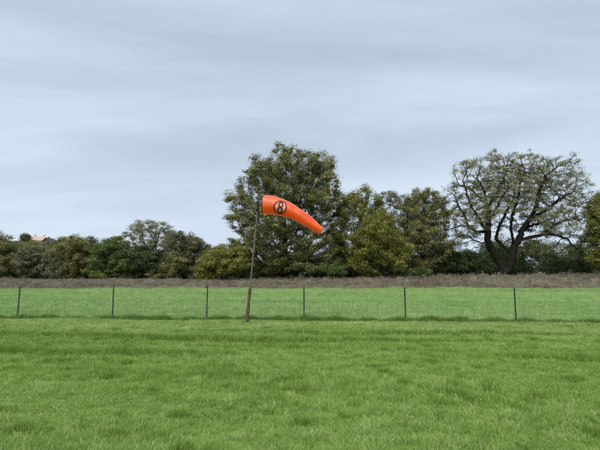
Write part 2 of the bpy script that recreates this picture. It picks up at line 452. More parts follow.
# rank green verge under the wire
n = 4200
x = rng.uniform(-20, 20, n); off = rng.normal(0.10, .16, n); y = fence_y(x) + off
ft = [(p[0], p[1]) for p in POSTS] + [tuple(ground_at(246.8, 322.6))[:2]]
fx_ = np.concatenate([p[0] + rng.normal(0, .10, 22) for p in ft]); fy2 = np.concatenate([p[1] + rng.normal(-.02, .08, 22) for p in ft])  # extra dark tufts added round post and pole feet as contact shade
x = np.concatenate([x, fx_]); off = np.concatenate([off, fy2 - fence_y(fx_)]); y = np.concatenate([y, fy2]); n = len(x)
hv = (.75 + .55 * wave(x * 2.2, y, 1.0) + .3 * np.sin(x * 5.3)) * rng.uniform(.4, 1.5, n) * np.exp(-(np.clip(np.abs(off), 0, .5) / .5) ** 2)
verge_t = [tuft_mesh('verge_tuft', 20, .10, .18, .010, 1.0, 50 + i, 0.0, M['verge']) for i in range(4)]
scatter('verge_grass', 'rank darker green grass growing under the wire fence, with tufts added at the feet as contact shade', 'grass', np.stack([x, y, height(x, y)], 1),
        rng.uniform(0, 6.28, n).astype(np.float32), np.stack([np.ones(n), np.ones(n), np.clip(hv, .25, 2)], 1), verge_t)

# the field behind
P = area_points(17.0, 49.0, lambda y: 46 - 0.75 * y, 3.0)
P = P[P[:, 1] > fence_y(P[:, 0]) + .3]
P = P[P[:, 1] < 44.6 + 1.3 * wave(P[:, 0], P[:, 0] * .3, .8) + rng.exponential(.9, len(P))]
x, y = P[:, 0], P[:, 1]; far = smooth(17, 45, y)
hv = (1 + .28 * wave(x, y, .5, .4)) * rng.uniform(.65, 1.35, len(x))
w_ = .9 + .8 * far
field_t = [tuft_mesh('field_tuft', 30, .16, .15, .011, .9, 70 + i, 0.05, M['field']) for i in range(5)]
scatter('field_grass', 'lush bright green field grass behind the fence', 'grass', np.stack([x, y, height(x, y)], 1),
        rng.uniform(0, 6.28, len(x)).astype(np.float32), np.stack([w_, w_, hv], 1), field_t)

P = area_points(18.5, 43.0, lambda y: 1.1, 3.0)
x, y = P[:, 0], P[:, 1]
ok = rng.uniform(size=len(x)) < smooth(-.2, .5, wave(x, y, .28, 1.5)) + .12
x, y = x[ok], y[ok]
M['stem'] = mat_grass('seeding_grass', [(0.25, (0.20, 0.27, 0.09)), (0.5, (0.36, 0.42, 0.18)), (0.8, (0.52, 0.52, 0.32))], patch=.3)
stem_t = [tuft_mesh('stem_tuft', 9, .16, .30, .010, .6, 170 + i, 0.8, M['stem']) for i in range(4)]
scatter('seeding_grass', 'paler seeding grass stems standing above the field', 'grass', np.stack([x, y, height(x, y)], 1),
        rng.uniform(0, 6.28, len(x)).astype(np.float32), np.stack([np.ones(len(x)), np.ones(len(x)), rng.uniform(.5, 1.2, len(x))], 1), stem_t)

# dead weeds along the foot of the trees
P = area_points(44.5, 60.0, lambda y: 13.0, 4.0)
x, y = P[:, 0], P[:, 1]
ok = (y > 45 + .6 * wave(x, x * .3, .8)) & (rng.uniform(size=len(x)) < .55 + .45 * smooth(-.4, .3, wave(x, y, .35, 3)))
x, y = x[ok], y[ok]
hv = (.80 + .35 * wave(x, y, .45, 2) + .3 * wave(x, y, 1.3, 5)) * rng.uniform(.35, 1.35, len(x)) * rng.choice([1, 1, 1, 1.35], len(x)) * .78 * (.62 + .38 * smooth(-10, 30, x))
weed_t = [tuft_mesh('weed_tuft', 26, .26, .58, .020, .55, 90 + i, 0.5, M['weed']) for i in range(6)]
scatter('dead_weeds', 'strip of dead brown weeds between the field and the trees', 'weeds', np.stack([x, y, height(x, y)], 1),
        rng.uniform(0, 6.28, len(x)).astype(np.float32), np.stack([np.ones(len(x)), np.ones(len(x)), np.clip(hv, .2, 2)], 1), weed_t)

# ------------------------------------------------------------------ trees
def grow(nodes, parents, attr, seg, kill, infl, iters, r, up=0.05, jit=0.25, inert=0.35):
    """space colonisation: limbs reach for the points of the crown"""
    nodes = [np.array(p, float) for p in nodes]; parents = list(parents)
    A = attr.copy(); cap = 16000
    Nn = np.array(nodes)
    d = np.linalg.norm(A[:, None, :] - Nn[None], axis=2); ni = d.argmin(1); nd = d.min(1)
    dirs = [np.zeros(3)] + [nodes[i] - nodes[parents[i]] for i in range(1, len(nodes))]
    kids = [0] * len(nodes)
    for p in parents[1:]: kids[p] += 1
    for it in range(iters):
        if len(A) == 0 or len(nodes) > cap: break
        act = nd < infl
        if not act.any():
            k = int(nd.argmin()); act = np.zeros(len(A), bool); act[nd < nd[k] * 1.15] = True
        idx = ni[act]; v = A[act] - np.array(nodes)[idx]; v /= np.linalg.norm(v, axis=1)[:, None] + 1e-9
        u, inv = np.unique(idx, return_inverse=True)
        s = np.zeros((len(u), 3)); np.add.at(s, inv.ravel(), v)
        newp = []
        for j, k in enumerate(u):
            if kids[k] >= 3: continue
            g = s[j] / (np.linalg.norm(s[j]) + 1e-9)
            pd = dirs[k]; L = np.linalg.norm(pd)
            if L > 0: g = g + inert * pd / L
            g = g + r.normal(0, jit, 3); g[2] += up
            g /= np.linalg.norm(g) + 1e-9
            p = nodes[k] + g * seg
            newp.append(p); nodes.append(p); parents.append(int(k)); dirs.append(g); kids[k] += 1; kids.append(0)
        if not newp: break
        NP = np.array(newp); base = len(nodes) - len(newp)
        d = np.linalg.norm(A[:, None, :] - NP[None], axis=2); m = d.min(1); mi = d.argmin(1) + base
        b = m < nd; nd[b] = m[b]; ni[b] = mi[b]
        k_ = nd > kill
        A, ni, nd = A[k_], ni[k_], nd[k_]
    return np.array(nodes), np.array(parents)
def branch_mesh(name, nodes, par, tip, base_r, expo=2.3, sides=5, flare=1.35):
    n = len(nodes); acc = np.full(n, 0.0)
    child = np.zeros(n, int); np.add.at(child, par[1:], 1)
    acc[child == 0] = tip ** expo
    for i in range(n - 1, 0, -1): acc[par[i]] += acc[i]
    rad = acc ** (1 / expo)
    k = math.log(base_r / tip) / max(1e-6, math.log(rad[0] / tip))
    rad = tip * (rad / tip) ** k
    t = np.zeros((n, 3)); t[1:] = nodes[1:] - nodes[par[1:]]; t[0] = (0, 0, 1)
    t /= np.linalg.norm(t, axis=1)[:, None] + 1e-9
    main = np.full(n, -1)
    for i in range(1, n):
        p = par[i]
        if main[p] < 0 or rad[i] > rad[main[p]]: main[p] = i
    tt = t.copy(); has = main >= 0; tt[has] = t[has] + t[main[has]]
    tt /= np.linalg.norm(tt, axis=1)[:, None] + 1e-9
    ref = np.array([.83, .53, .17])
    def ring(c, d, rr):
        u = np.cross(d, ref); u /= np.linalg.norm(u, axis=1)[:, None] + 1e-9
        v = np.cross(d, u); a = np.arange(sides) * 2 * math.pi / sides
        return c[:, None] + (u[:, None] * np.cos(a)[None, :, None] + v[:, None] * np.sin(a)[None, :, None]) * rr[:, None, None]
    rr = rad.copy(); rr[0] *= flare
    A = ring(nodes, tt, rr).reshape(-1, 3)
    i = np.arange(1, n); ismain = main[par[i]] == i
    side = i[~ismain]
    B = ring(nodes[par[side]], t[side], np.minimum(rad[par[side]], rad[side] * 1.25)).reshape(-1, 3)
    start = np.zeros(n, int); start[i[ismain]] = par[i[ismain]] * sides
    start[side] = n * sides + np.arange(len(side)) * sides
    k0 = np.arange(sides); k1 = (k0 + 1) % sides
    s = start[i][:, None]; e = (i * sides)[:, None]
    Q = np.stack([s + k0, s + k1, e + k1, e + k0], 2).reshape(-1, 4)
    return np_mesh(name, np.concatenate([A, B]), Q), rad
def leaf_mesh(name, centers, tint0, n, spread, size, r, flat=0.35, tvar=.22, clump=0.5):
    """n small leaf sprays gathered round the twig ends"""
    K = max(8, min(len(centers), n // 60)); kt = r.normal(0, .20, K)
    sel = r.permutation(len(centers))[:K]; cs = spread * r.uniform(.6, 1.45, K)
    kk = r.integers(0, K, n); k = sel[kk]
    d = r.normal(0, 1, (n, 3)); d /= np.linalg.norm(d, axis=1)[:, None] + 1e-9
    q = r.uniform(.12, 1, n) ** .5 * r.choice([1.0, 1.0, 1.0, 1.5], n)
    off = d * (q * cs[kk] * 1.7)[:, None]; off[:, 2] *= .54
    c = centers[k] + off
    nrm = d * .75 + r.normal(0, .55, (n, 3)); nrm[:, 2] += flat
    nrm /= np.linalg.norm(nrm, axis=1)[:, None]
    u = np.cross(nrm, r.normal(0, 1, (n, 3))); u /= np.linalg.norm(u, axis=1)[:, None] + 1e-9
    v = np.cross(nrm, u)
    L = size * (r.uniform(.4, 1.5, n) * r.uniform(.7, 1.3, K)[kk])[:, None]; W = L * r.uniform(.38, .62, n)[:, None]
    fold = nrm * (L * .12)
    V = np.stack([c - u * L * .5, c + v * W * .5 + fold, c + u * L * .5, c - v * W * .5 + fold], 1).reshape(-1, 3)
    Q = np.arange(n * 4).reshape(-1, 4)
    me = np_mesh(name, V, Q)
    t = np.clip(tint0[k] * clump + .5 * (1 - clump) + kt[kk] + r.normal(0, tvar, n), 0, 1)
    a = me.attributes.new('tint', 'FLOAT', 'POINT'); a.data.foreach_set('value', np.repeat(t, 4).astype(np.float32))
    return me
def lobes_px(lobes, D, r, n):
    """crown points inside ellipsoids given in photo pixels (x, y, rx, ry[, depth offset]) at the tree's distance"""
    W = np.array([l[2] * l[3] * math.sqrt(l[2]) for l in lobes], float); W /= W.sum()
    out = []
    for l, w in zip(lobes, W):
        dd = l[4] if len(l) > 4 else 0.0
        c = at(l[0], l[1], D + dd); s = (D + dd) / F
        m = max(6, int(n * w))
        d = r.normal(0, 1, (m, 3)); d /= np.linalg.norm(d, axis=1)[:, None]
        q = r.uniform(.02, 1, m) ** (1 / 2.0)
        out.append(np.array(c)[None] + d * q[:, None] * np.array([l[2] * s, min(l[2], l[3] * 1.3) * s * .9, l[3] * s]))
        for _ in range(5):           # boughs that stand out of the main mass
            d1 = r.normal(0, 1, 3); d1[2] = abs(d1[2]) * .9; d1 /= np.linalg.norm(d1)
            rad = np.array([l[2] * s, min(l[2], l[3] * 1.3) * s * .9, l[3] * s])
            c1 = np.array(c) + d1 * rad * r.uniform(.8, 1.0); m1 = max(3, m // 16)
            dd_ = r.normal(0, 1, (m1, 3)); dd_ /= np.linalg.norm(dd_, axis=1)[:, None]
            out.append(c1[None] + dd_ * (rad.min() * .30 * r.uniform(.3, 1, (m1, 1))))
    P = np.concatenate(out)
    g = height(P[:, 0], P[:, 1]) + .25
    return P[P[:, 2] > g]
def lowfreq(P, f, r):
    ph = r.uniform(0, 6.28, 6)
    t = np.sin(P[:, 0] * f + ph[0] + np.sin(P[:, 2] * f * 1.3 + ph[1])) + np.sin(P[:, 2] * f * 1.1 + ph[2] + np.sin(P[:, 1] * f + ph[3])) + np.sin(P[:, 1] * f * .9 + ph[4])
    return .5 + t / 6
TREE_STATS = []
def tree(name, label, base_px, D, lobes, leafmat, seed, attr=500, leaves=20000, dense=True, seg=.4, kill=.65, infl=3.0, size=.15, spread=.30,
         base_r=.3, tip=.012, bark='bark', guides=None, cat='tree', group=None, leaf_frac=.45, jit=.28, trunk='trunk', stems=1, tvar=.22, flat=.35):
    r = np.random.default_rng(seed)
    if dense: leaves = int(leaves * 1.9); size *= 1.12; spread *= 1.2; leaf_frac = .80; attr = int(attr * 1.25)
    bx = at(base_px, 270, D).x; bz = hgt(bx, D)
    root = empty(name, (bx, D, bz), label, cat, group)
    A = lobes_px(lobes, D, r, attr)
    nodes = [np.array([bx, D, bz - .15])]; par = [-1]
    if guides:
        pos = {}
        for gl in guides:             # each guide: list of (px, py, depth offset); begins at a node already laid
            last = None
            for (gx_, gy_, gd) in gl:
                p = np.array(at(gx_, gy_, D + gd))
                if last is None:
                    dist = [np.linalg.norm(q - p) for q in nodes]; last = int(np.argmin(dist)); 
                    if dist[last] < .35: continue
                k = max(1, int(np.linalg.norm(p - nodes[last]) / seg))
                q0 = nodes[last].copy()
                for j in range(1, k + 1):
                    nodes.append(q0 + (p - q0) * j / k + r.normal(0, .045, 3)); par.append(last); last = len(nodes) - 1
    else:
        for s in range(stems):
            last = 0; q = nodes[0].copy() + np.array([r.normal(0, .25), r.normal(0, .25), 0]) * (stems > 1)
            g = np.array([r.normal(0, .12 + .3 * (stems > 1)), r.normal(0, .12 + .3 * (stems > 1)), 1.0])
            for j in range(4 if stems == 1 else 3):
                q = q + g * seg + r.normal(0, .05, 3); nodes.append(q); par.append(last); last = len(nodes) - 1
    nodes, par = grow(nodes, par, A, seg, kill, infl, 140, r, jit=jit)
    me, rad = branch_mesh('trunk', nodes, par, tip, base_r)
    link(trunk, me, M[bark], root, True)
    cut = np.quantile(rad, leaf_frac)
    tw = nodes[(rad <= cut) & (nodes[:, 2] > bz + .3)]
    tint = lowfreq(tw, .9, r) * .7 + r.uniform(0, .3, len(tw))
    lm = leaf_mesh('crown', tw, tint, leaves, spread, size, r, flat, tvar)
    link('crown', lm, M[leafmat], root)
    TREE_STATS.append((name, len(nodes), len(tw), leaves))
    return root

# the big live oak behind the windsock
tree('live_oak_tree', 'tallest dense dark olive live oak standing right behind the orange windsock', 285, 60,
     [(290, 172, 42, 25), (262, 185, 26, 26), (247, 210, 25, 26), (320, 173, 24, 24), (295, 200, 48, 30), (245, 238, 20, 26), (325, 210, 24, 30),
      (283, 240, 42, 34), (318, 246, 28, 28), (270, 262, 42, 16), (300, 262, 36, 14, -3), (272, 225, 34, 30, -3)],
     'oak_dark', 11, attr=2300, leaves=98000, seg=.42, kill=.72, infl=3.2, size=.17, spread=.30, base_r=.62, leaf_frac=.62, tvar=.25)
# right live oak with the bare showing limbs
tree('spreading_oak_tree', 'broad spreading live oak with twisting dark limbs showing through thin foliage', 504, 60,
     [(480, 180, 33, 25), (516, 167, 43, 17), (554, 178, 34, 23), (579, 205, 20, 28), (454, 205, 17, 26), (500, 195, 40, 22, -2), (540, 203, 34, 22, 2), (520, 185, 44, 22, 3),
      (465, 236, 14, 9), (566, 232, 20, 14), (545, 250, 22, 8), (480, 215, 22, 16, -3), (582, 240, 12, 14), (502, 220, 26, 13, 4), (536, 224, 26, 13, 4), (468, 224, 20, 18, 2), (556, 222, 22, 16, -2), (458, 244, 12, 10, -1)],
     'oak_gray', 23, attr=4000, leaves=105000, dense=False, seg=.36, kill=.50, infl=2.4, size=.145, spread=.30, base_r=.74, tip=.024, leaf_frac=.55, jit=.42,
     guides=[[(503, 270, 0), (497, 260, 0), (491, 250, -.2), (487, 240, -.5), (488, 226, -.8), (487, 206, -1.2), (484, 192, -1.0), (476, 178, -.6)],
             [(488, 243, -.4), (480, 243, -.9), (473, 240, -1.4), (468, 235, -1.6), (461, 235, -1.8), (455, 239, -2.0), (451, 245, -2.2)],
             [(488, 232, -.7), (476, 232, -.3), (469, 227, .3), (462, 225, .6), (451, 229, .9), (446, 226, 1.2)],
             [(487, 208, -1.1), (496, 196, -.4), (502, 182, .3), (506, 170, .8)],
             [(503, 273, 0), (510, 269, .3), (512, 259, .4), (513, 249, .6), (517, 241, .8), (523, 229, 1.0), (530, 219, 1.2), (537, 206, 1.0), (540, 190, .4), (545, 176, 0)],
             [(517, 241, .8), (530, 237, .2), (542, 235, -.5), (553, 234, -.9), (567, 238, -1.2), (577, 250, -1.5)],
             [(531, 219, 1.2), (543, 212, 1.8), (556, 202, 2.2), (566, 195, 2.4), (578, 190, 2.4)],
             [(512, 256, .4), (504, 247, 1.0), (496, 239, 1.8), (499, 226, 2.4), (506, 212, 2.6), (514, 198, 2.6)],
             [(542, 235, -.5), (553, 226, -1.4), (566, 220, -2.0), (580, 218, -2.4)],
             [(469, 227, .3), (464, 215, .2), (458, 205, .1), (455, 195, .1)],
             [(489, 236, -.5), (481, 222, -1.8), (472, 208, -2.6), (466, 192, -3.0), (462, 180, -3.0)],
             [(514, 245, .7), (511, 230, -.6), (512, 214, -1.6), (518, 198, -2.4), (520, 182, -2.8), (526, 168, -2.8)],
             [(487, 222, -.9), (495, 212, -2.0), (500, 200, -3.0), (508, 188, -3.6)],
             [(523, 229, 1.0), (536, 224, 2.6), (550, 219, 3.6), (564, 210, 4.2), (572, 200, 4.4)],
             [(487, 205, -1.2), (478, 196, .4), (470, 188, 1.4), (460, 186, 2.0)]])
# the trees between the two oaks
tree('peaked_tree', 'yellow-green tree with a narrow peaked top just right of the tall dark oak', 352, 61,
     [(362, 200, 14, 15), (350, 212, 18, 20), (372, 215, 18, 20), (345, 240, 20, 24), (364, 248, 24, 24)],
     'yellow', 31, attr=750, leaves=30000, base_r=.30, size=.16, leaf_frac=.6)
tree('front_bush', 'rounded yellow-green bushy tree low in front of the trees beside the dead weeds', 378, 57.5,
     [(380, 232, 22, 22), (366, 258, 20, 18), (390, 258, 22, 18), (376, 245, 26, 22), (400, 248, 12, 16)],
     'yellow', 37, attr=800, leaves=30000, base_r=.22, size=.15, stems=3, leaf_frac=.65)
tree('sparse_tree', 'thin tree with open twiggy top letting the sky through left of the olive tree', 392, 64,
     [(390, 202, 16, 13), (402, 215, 18, 18), (385, 222, 16, 18), (405, 240, 18, 22)],
     'gray', 41, attr=700, leaves=26000, dense=False, base_r=.26, size=.15, leaf_frac=.5)
tree('olive_tree', 'olive-green rounded tree touching the left side of the spreading oak', 424, 60,
     [(424, 200, 22, 12), (414, 215, 18, 16), (436, 216, 18, 18), (422, 238, 26, 20), (440, 245, 16, 20), (420, 262, 22, 12)],
     'olive', 43, attr=900, leaves=31000, base_r=.34, size=.16, leaf_frac=.58)
tree('edge_tree', 'leafy olive-green tree cut off by the right edge of the picture', 612, 58,
     [(606, 212, 20, 20), (598, 232, 14, 20), (618, 236, 24, 26), (604, 255, 18, 16)],
     'yellow', 47, attr=650, leaves=24000, base_r=.30, size=.16, leaf_frac=.6)
# low shrubs at the foot of the oaks
tree('green_shrub', 'low fresh green shrub at the foot of the tall dark oak', 328, 56.5, [(320, 271, 12, 7), (336, 271, 11, 8)],
     'bright', 53, attr=120, leaves=6500, seg=.25, kill=.35, infl=1.8, size=.13, spread=.2, base_r=.06, tip=.008, stems=4, cat='shrub', trunk='stems')
tree('green_shrub', 'small fresh green shrub between the yellow-green bush and the olive tree', 413, 57, [(410, 273, 10, 5), (422, 272, 9, 6)],
     'bright', 54, attr=100, leaves=4200, seg=.25, kill=.35, infl=1.8, size=.13, spread=.2, base_r=.06, tip=.008, stems=4, cat='shrub', trunk='stems')
tree('oak_bush', 'yellow-green bushy tree at the left foot of the tall dark oak', 224, 58,
     [(222, 262, 24, 15), (208, 267, 13, 12), (238, 262, 16, 16), (230, 252, 16, 10)],
     'yellow', 59, attr=520, leaves=20000, base_r=.18, size=.15, stems=3, leaf_frac=.65)
tree('dark_shrub', 'dark green shrub filling the shade left of the spreading oak trunk', 468, 61, [(466, 262, 20, 12), (450, 260, 12, 14), (438, 267, 10, 8), (484, 266, 10, 8)],
     'deep', 61, attr=380, leaves=13000, seg=.3, kill=.5, infl=2, size=.15, base_r=.12, stems=4, cat='shrub', trunk='stems', leaf_frac=.65)
# the lower trees on the left
tree('left_edge_tree', 'brownish olive tree cut off by the left edge of the picture', -4, 74,
     [(2, 247, 18, 13), (-14, 243, 16, 18), (8, 264, 18, 16), (-15, 264, 20, 18)],
     'olive', 67, attr=520, leaves=20000, base_r=.28, size=.19, spread=.36, leaf_frac=.6)
tree('gray_shrub', 'grey-green shrubby tree right of the left edge below the far house roof', 34, 72,
     [(30, 262, 14, 16), (44, 265, 12, 14), (36, 252, 12, 8)],
     'gray', 71, attr=380, leaves=15000, base_r=.14, size=.18, stems=4, leaf_frac=.62)
tree('round_tree', 'dark rounded brownish-topped tree right of the far house roof', 70, 72,
     [(72, 248, 17, 13), (58, 260, 14, 16), (84, 262, 12, 18), (70, 270, 22, 12)],
     'olive', 73, attr=700, leaves=25000, base_r=.28, size=.18, spread=.34, leaf_frac=.6)
tree('bright_tree', 'fresh bright green rounded tree among the lower trees on the left', 112, 71,
     [(110, 252, 18, 14), (102, 266, 14, 14), (122, 264, 16, 16), (118, 246, 12, 9)],
     'bright', 79, attr=650, leaves=25000, base_r=.26, size=.18, spread=.34, leaf_frac=.6)
tree('open_crown_tree', 'tall twiggy open-crowned tree rising above the lower trees on the left', 152, 80,
     [(148, 231, 22, 12), (164, 236, 14, 14), (134, 238, 12, 10), (152, 248, 22, 14)],
     'oak_gray', 83, attr=1000, leaves=24000, dense=False, base_r=.36, tip=.026, size=.17, spread=.30, leaf_frac=.5, jit=.36)
tree('dark_tree', 'dark green tree below the tall twiggy open-crowned tree', 143, 71,
     [(144, 258, 18, 12), (136, 268, 14, 12), (158, 266, 14, 14)],
     'deep', 89, attr=520, leaves=20000, base_r=.22, size=.18, spread=.34, leaf_frac=.62)
tree('brownish_tree', 'brownish grey-green tree right of the tall twiggy open-crowned tree', 184, 74,
     [(180, 246, 16, 16), (194, 250, 16, 14), (172, 262, 16, 14), (190, 266, 20, 12), (206, 256, 10, 12)],
     'brown', 97, attr=720, leaves=26000, base_r=.28, size=.18, spread=.34, leaf_frac=.6)

tree('twiggy_tree', 'thin grey twiggy tree at the left side of the dark rounded tree', 50, 70.5,
     [(50, 262, 8, 14), (54, 272, 9, 8)], 'gray', 131, attr=260, leaves=6000, dense=False, base_r=.10, tip=.016, size=.14, stems=4, leaf_frac=.6, bark='bark_gray')
tree('low_tree', 'low olive tree in front of the brownish grey-green tree', 169, 70.5,
     [(168, 270, 14, 9), (177, 263, 10, 9), (160, 274, 10, 7)], 'olive', 137, attr=330, leaves=12000, base_r=.14, size=.15, stems=3)
tree('young_tree', 'slim dark tree top poking up between the rounded tree and the bright green tree', 92, 76,
     [(91, 246, 7, 10), (93, 258, 9, 12)], 'brown', 139, attr=260, leaves=9000, base_r=.14, size=.16)
tree('pale_shrub', 'small pale yellow-green shrub at the foot of the bright green tree', 96, 68.5, [(96, 276, 7, 5), (102, 277, 5, 4)],
     'yellow', 141, attr=90, leaves=3000, seg=.25, kill=.35, infl=1.8, size=.12, spread=.2, base_r=.05, tip=.008, stems=4, cat='shrub', trunk='stems')

# far mass of woodland: behind the right oak, behind the left trees and over the hill
def wood(name, label, spots, leafmat, seed, per, size):
    r = np.random.default_rng(seed); C = []; S = []
    for (x, y, rad, h) in spots:
        z = hgt(x, y); m = max(20, int(per / 6))
        for _ in range(int(5 + r.integers(0, 4))):
            c = np.array([x + r.normal(0, rad * .45), y + r.normal(0, rad * .45), z + h * r.uniform(.12, .80)])
            d = r.normal(0, 1, (m // 4, 3)); d /= np.linalg.norm(d, axis=1)[:, None]
            q = c + d * np.array([rad * .62, rad * .62, h * .30]) * r.uniform(.5, 1, (m // 4, 1))
            C.append(q[q[:, 2] > z])
    C = np.concatenate(C)
    me = leaf_mesh(name, C, lowfreq(C, .35, r) * .7 + r.uniform(0, .3, len(C)), per * len(spots), size * 2.2, size, r, .3, .2)
    return tag(link(name, me, M[leafmat]), label, 'woodland', kind='stuff')
r = np.random.default_rng(5)
spots = [(float(x), 84 + r.uniform(-6, 8), r.uniform(2.2, 3.4), r.uniform(5.0, 7.0) + 1.3 * (28 < x < 56) * r.uniform(0, 1.3)) for x in np.arange(10, 78, 2.2)]
wood('far_wood', 'dark green woodland thicket seen under the spreading oak limbs', spots, 'deep', 101, 4200, .30)
spots = [(float(x), 88 + r.uniform(-5, 10), r.uniform(2.5, 3.5), r.uniform(4.0, 5.6)) for x in np.arange(-78, 12, 3.2)]
wood('far_wood', 'dim thicket closing the gaps behind the left trees', spots, 'deep', 103, 2600, .32)
spots = [(float(x), 64.5 + r.uniform(-1, 2.5), r.uniform(1.0, 1.6), r.uniform(1.8, 3.4)) for x in np.arange(-14, 50, 1.0)]
wood('undergrowth', 'dark undergrowth at the foot of the oaks behind the dead weeds', spots, 'deep', 104, 1500, .20)
spots = [(float(x), 76.5 + r.uniform(-1, 2.5), r.uniform(1.2, 1.8), r.uniform(2.0, 3.6)) for x in np.arange(-62, -12, 1.5)]
wood('undergrowth', 'dark undergrowth at the foot of the lower trees on the left', spots, 'deep', 105, 1500, .22)
spots = []
for _ in range(150):
    x = r.uniform(-250, -20); y = r.uniform(120, 300)
    spots.append((x, y, r.uniform(3.5, 5.5), r.uniform(4, 6.5)))

def sight(p):
    """photo pixel of a world point (used only to keep the far trees below the house roof)"""
    dx, dy, dz = p[0], p[1], p[2] - CAM_H
    f = dy * ct + dz * st; u = -dy * st + dz * ct
    return 300 + F * dx / f, 225 - F * u / f
keep = []
for (x, y, rad, h) in spots:
    px, py = sight((x, y, hgt(x, y) + h))
    lim = 241.5 if (8 < px < 60 and y < 228) else 239
    if px > 120: lim = 240
    while py < lim and h > 2:
        h -= .4; px, py = sight((x, y, hgt(x, y) + h))
    if py >= lim and abs(x + 135) + abs(y - 228) > 22: keep.append((x, y, rad, h))
for px in np.arange(4, 62, 3.2):
    for D_ in (196, 208):
        p = at(px + r.uniform(-1, 1), 240.8 + r.uniform(0, 1.2), D_); keep.append((p.x, D_, 4.2, p.z - hgt(p.x, D_)))
wood('hill_wood', 'olive-green woodland covering the distant rise on the left', keep, 'olive', 107, 900, .42)

# pale brush in the light behind the right oak
r = np.random.default_rng(15)
spots = [(float(x), 72 + r.uniform(-1, 1), r.uniform(.5, .9), r.uniform(.8, 1.3)) for x in np.arange(34, 58, .55)]
wood('pale_brush', 'pale whitish brush in the open light behind the spreading oak', spots, 'pale', 109, 170, .12)

# ------------------------------------------------------------------ far house on the hill
def gable(c, w, d, h, over=.4, axis='x', thick=.25):
    """a pitched roof slab pair with real thickness, ridge along the axis; c is the centre at eave height"""
    V = []; a, b = w / 2 + over, d / 2 + over
    for k, zz in ((0, 0.0), (1, thick)):
        for sx in (-1, 1):
            for y_, z_ in ((-b, 0), (0, h), (b, 0)):
                p = (sx * a, y_, z_ + zz) if axis == 'x' else (y_, sx * a, z_ + zz)
                V.append(Vector(c) + Vector(p))
    Q = [(0, 1, 4, 3), (1, 2, 5, 4), (6, 9, 10, 7), (7, 10, 11, 8), (0, 3, 9, 6), (2, 8, 11, 5), (0, 6, 7, 1), (1, 7, 8, 2), (3, 4, 10, 9), (4, 5, 11, 10)]
    return V, Q, []
def gwall(c, w, d, h, axis='x'):
    """triangular gable ends under a roof"""
    V = []; Q = []; T = []
    for sx in (-1, 1):
        o = len(V)
        for y_, z_ in ((-d / 2, 0), (d / 2, 0), (0, h)):
            p = (sx * w / 2, y_, z_) if axis == 'x' else (y_, sx * w / 2, z_)
            V.append(Vector(c) + Vector(p))
        T.append((o, o + 1, o + 2))
    return V, Q, T
HD = 228
eave = at(39, 241.2, HD); hx, hz = eave.x, eave.z
g0 = hgt(hx, HD)
house = empty('hill_house', (hx, HD, g0), 'far house with a terracotta roof showing above the left trees', 'house')
wl = link('wall', join([box((hx, HD, (hz + g0 - .5) / 2), (9.6, 8, hz - g0 + .5)), gwall((hx, HD, hz), 9.6, 8, 2.2)]), M['stucco'], house)
rf = link('roof', join([gable((hx, HD, hz - .15), 9.6, 8, 2.35)]), M['terracotta'], house)
for dx in (-2.6, 2.2):
    link('chimney', join([box((hx + dx, HD + .5, hz + 2.5), (.6, .6, 1.3)), box((hx + dx, HD + .5, hz + 3.2), (.8, .8, .14))]), M['stucco'], rf)
for dx in (-3.2, 0, 3.2):
    w = link('window', join([box((hx + dx, HD - 4.02, hz - 1.6), (1.4, .1, 1.5))]), M['glass'], house)
    link('frame', join([box((hx + dx, HD - 4.06, hz - .8), (1.6, .14, .1)), box((hx + dx, HD - 4.06, hz - 2.4), (1.6, .14, .1)), box((hx + dx - .75, HD - 4.06, hz - 1.6), (.1, .13, 1.5)), box((hx + dx + .75, HD - 4.06, hz - 1.6), (.1, .13, 1.5))]), M['palemetal'], w)
wx = hx + 6.3
link('wing', join([box((wx, HD - 1, (hz + g0 - .9) / 2), (3.4, 7, hz - g0 + .1)), gwall((wx, HD - 1, hz - .4), 7, 3.4, 1.7, 'y')]), M['slate'], house)
link('wing_roof', join([gable((wx, HD - 1, hz - .5), 7, 3.4, 1.8, .35, 'y')]), M['slate'], house)
b_ = at(17, 241.2, HD + 12); bx, bz = b_.x, b_.z; bg = hgt(bx, HD + 12)
barn = empty('hill_barn', (bx, HD + 12, bg), 'pale metal-roofed building left of the far terracotta-roofed house', 'barn')
link('wall', join([box((bx, HD + 12, (bz + bg - .5) / 2), (6.5, 6, bz - bg + .5)), gwall((bx, HD + 12, bz), 6.5, 6, 1.1)]), M['slate'], barn)
link('roof', join([gable((bx, HD + 12, bz - .1), 6.5, 6, 1.2)]), M['palemetal'], barn)
link('door', join([box((bx, HD + 8.97, bg + 1.4), (2.6, .1, 2.8))]), M['stucco'], barn)
tree('cone_tree', 'small dark pointed tree between the far house and the pale-roofed building', 25.5, 214,
     [(25.5, 238, 4.5, 4), (25.5, 243, 6.5, 4)], 'deep', 113, attr=160, leaves=2600, seg=.6, kill=1.0, infl=4, size=.5, spread=.6, base_r=.3, tip=.03)

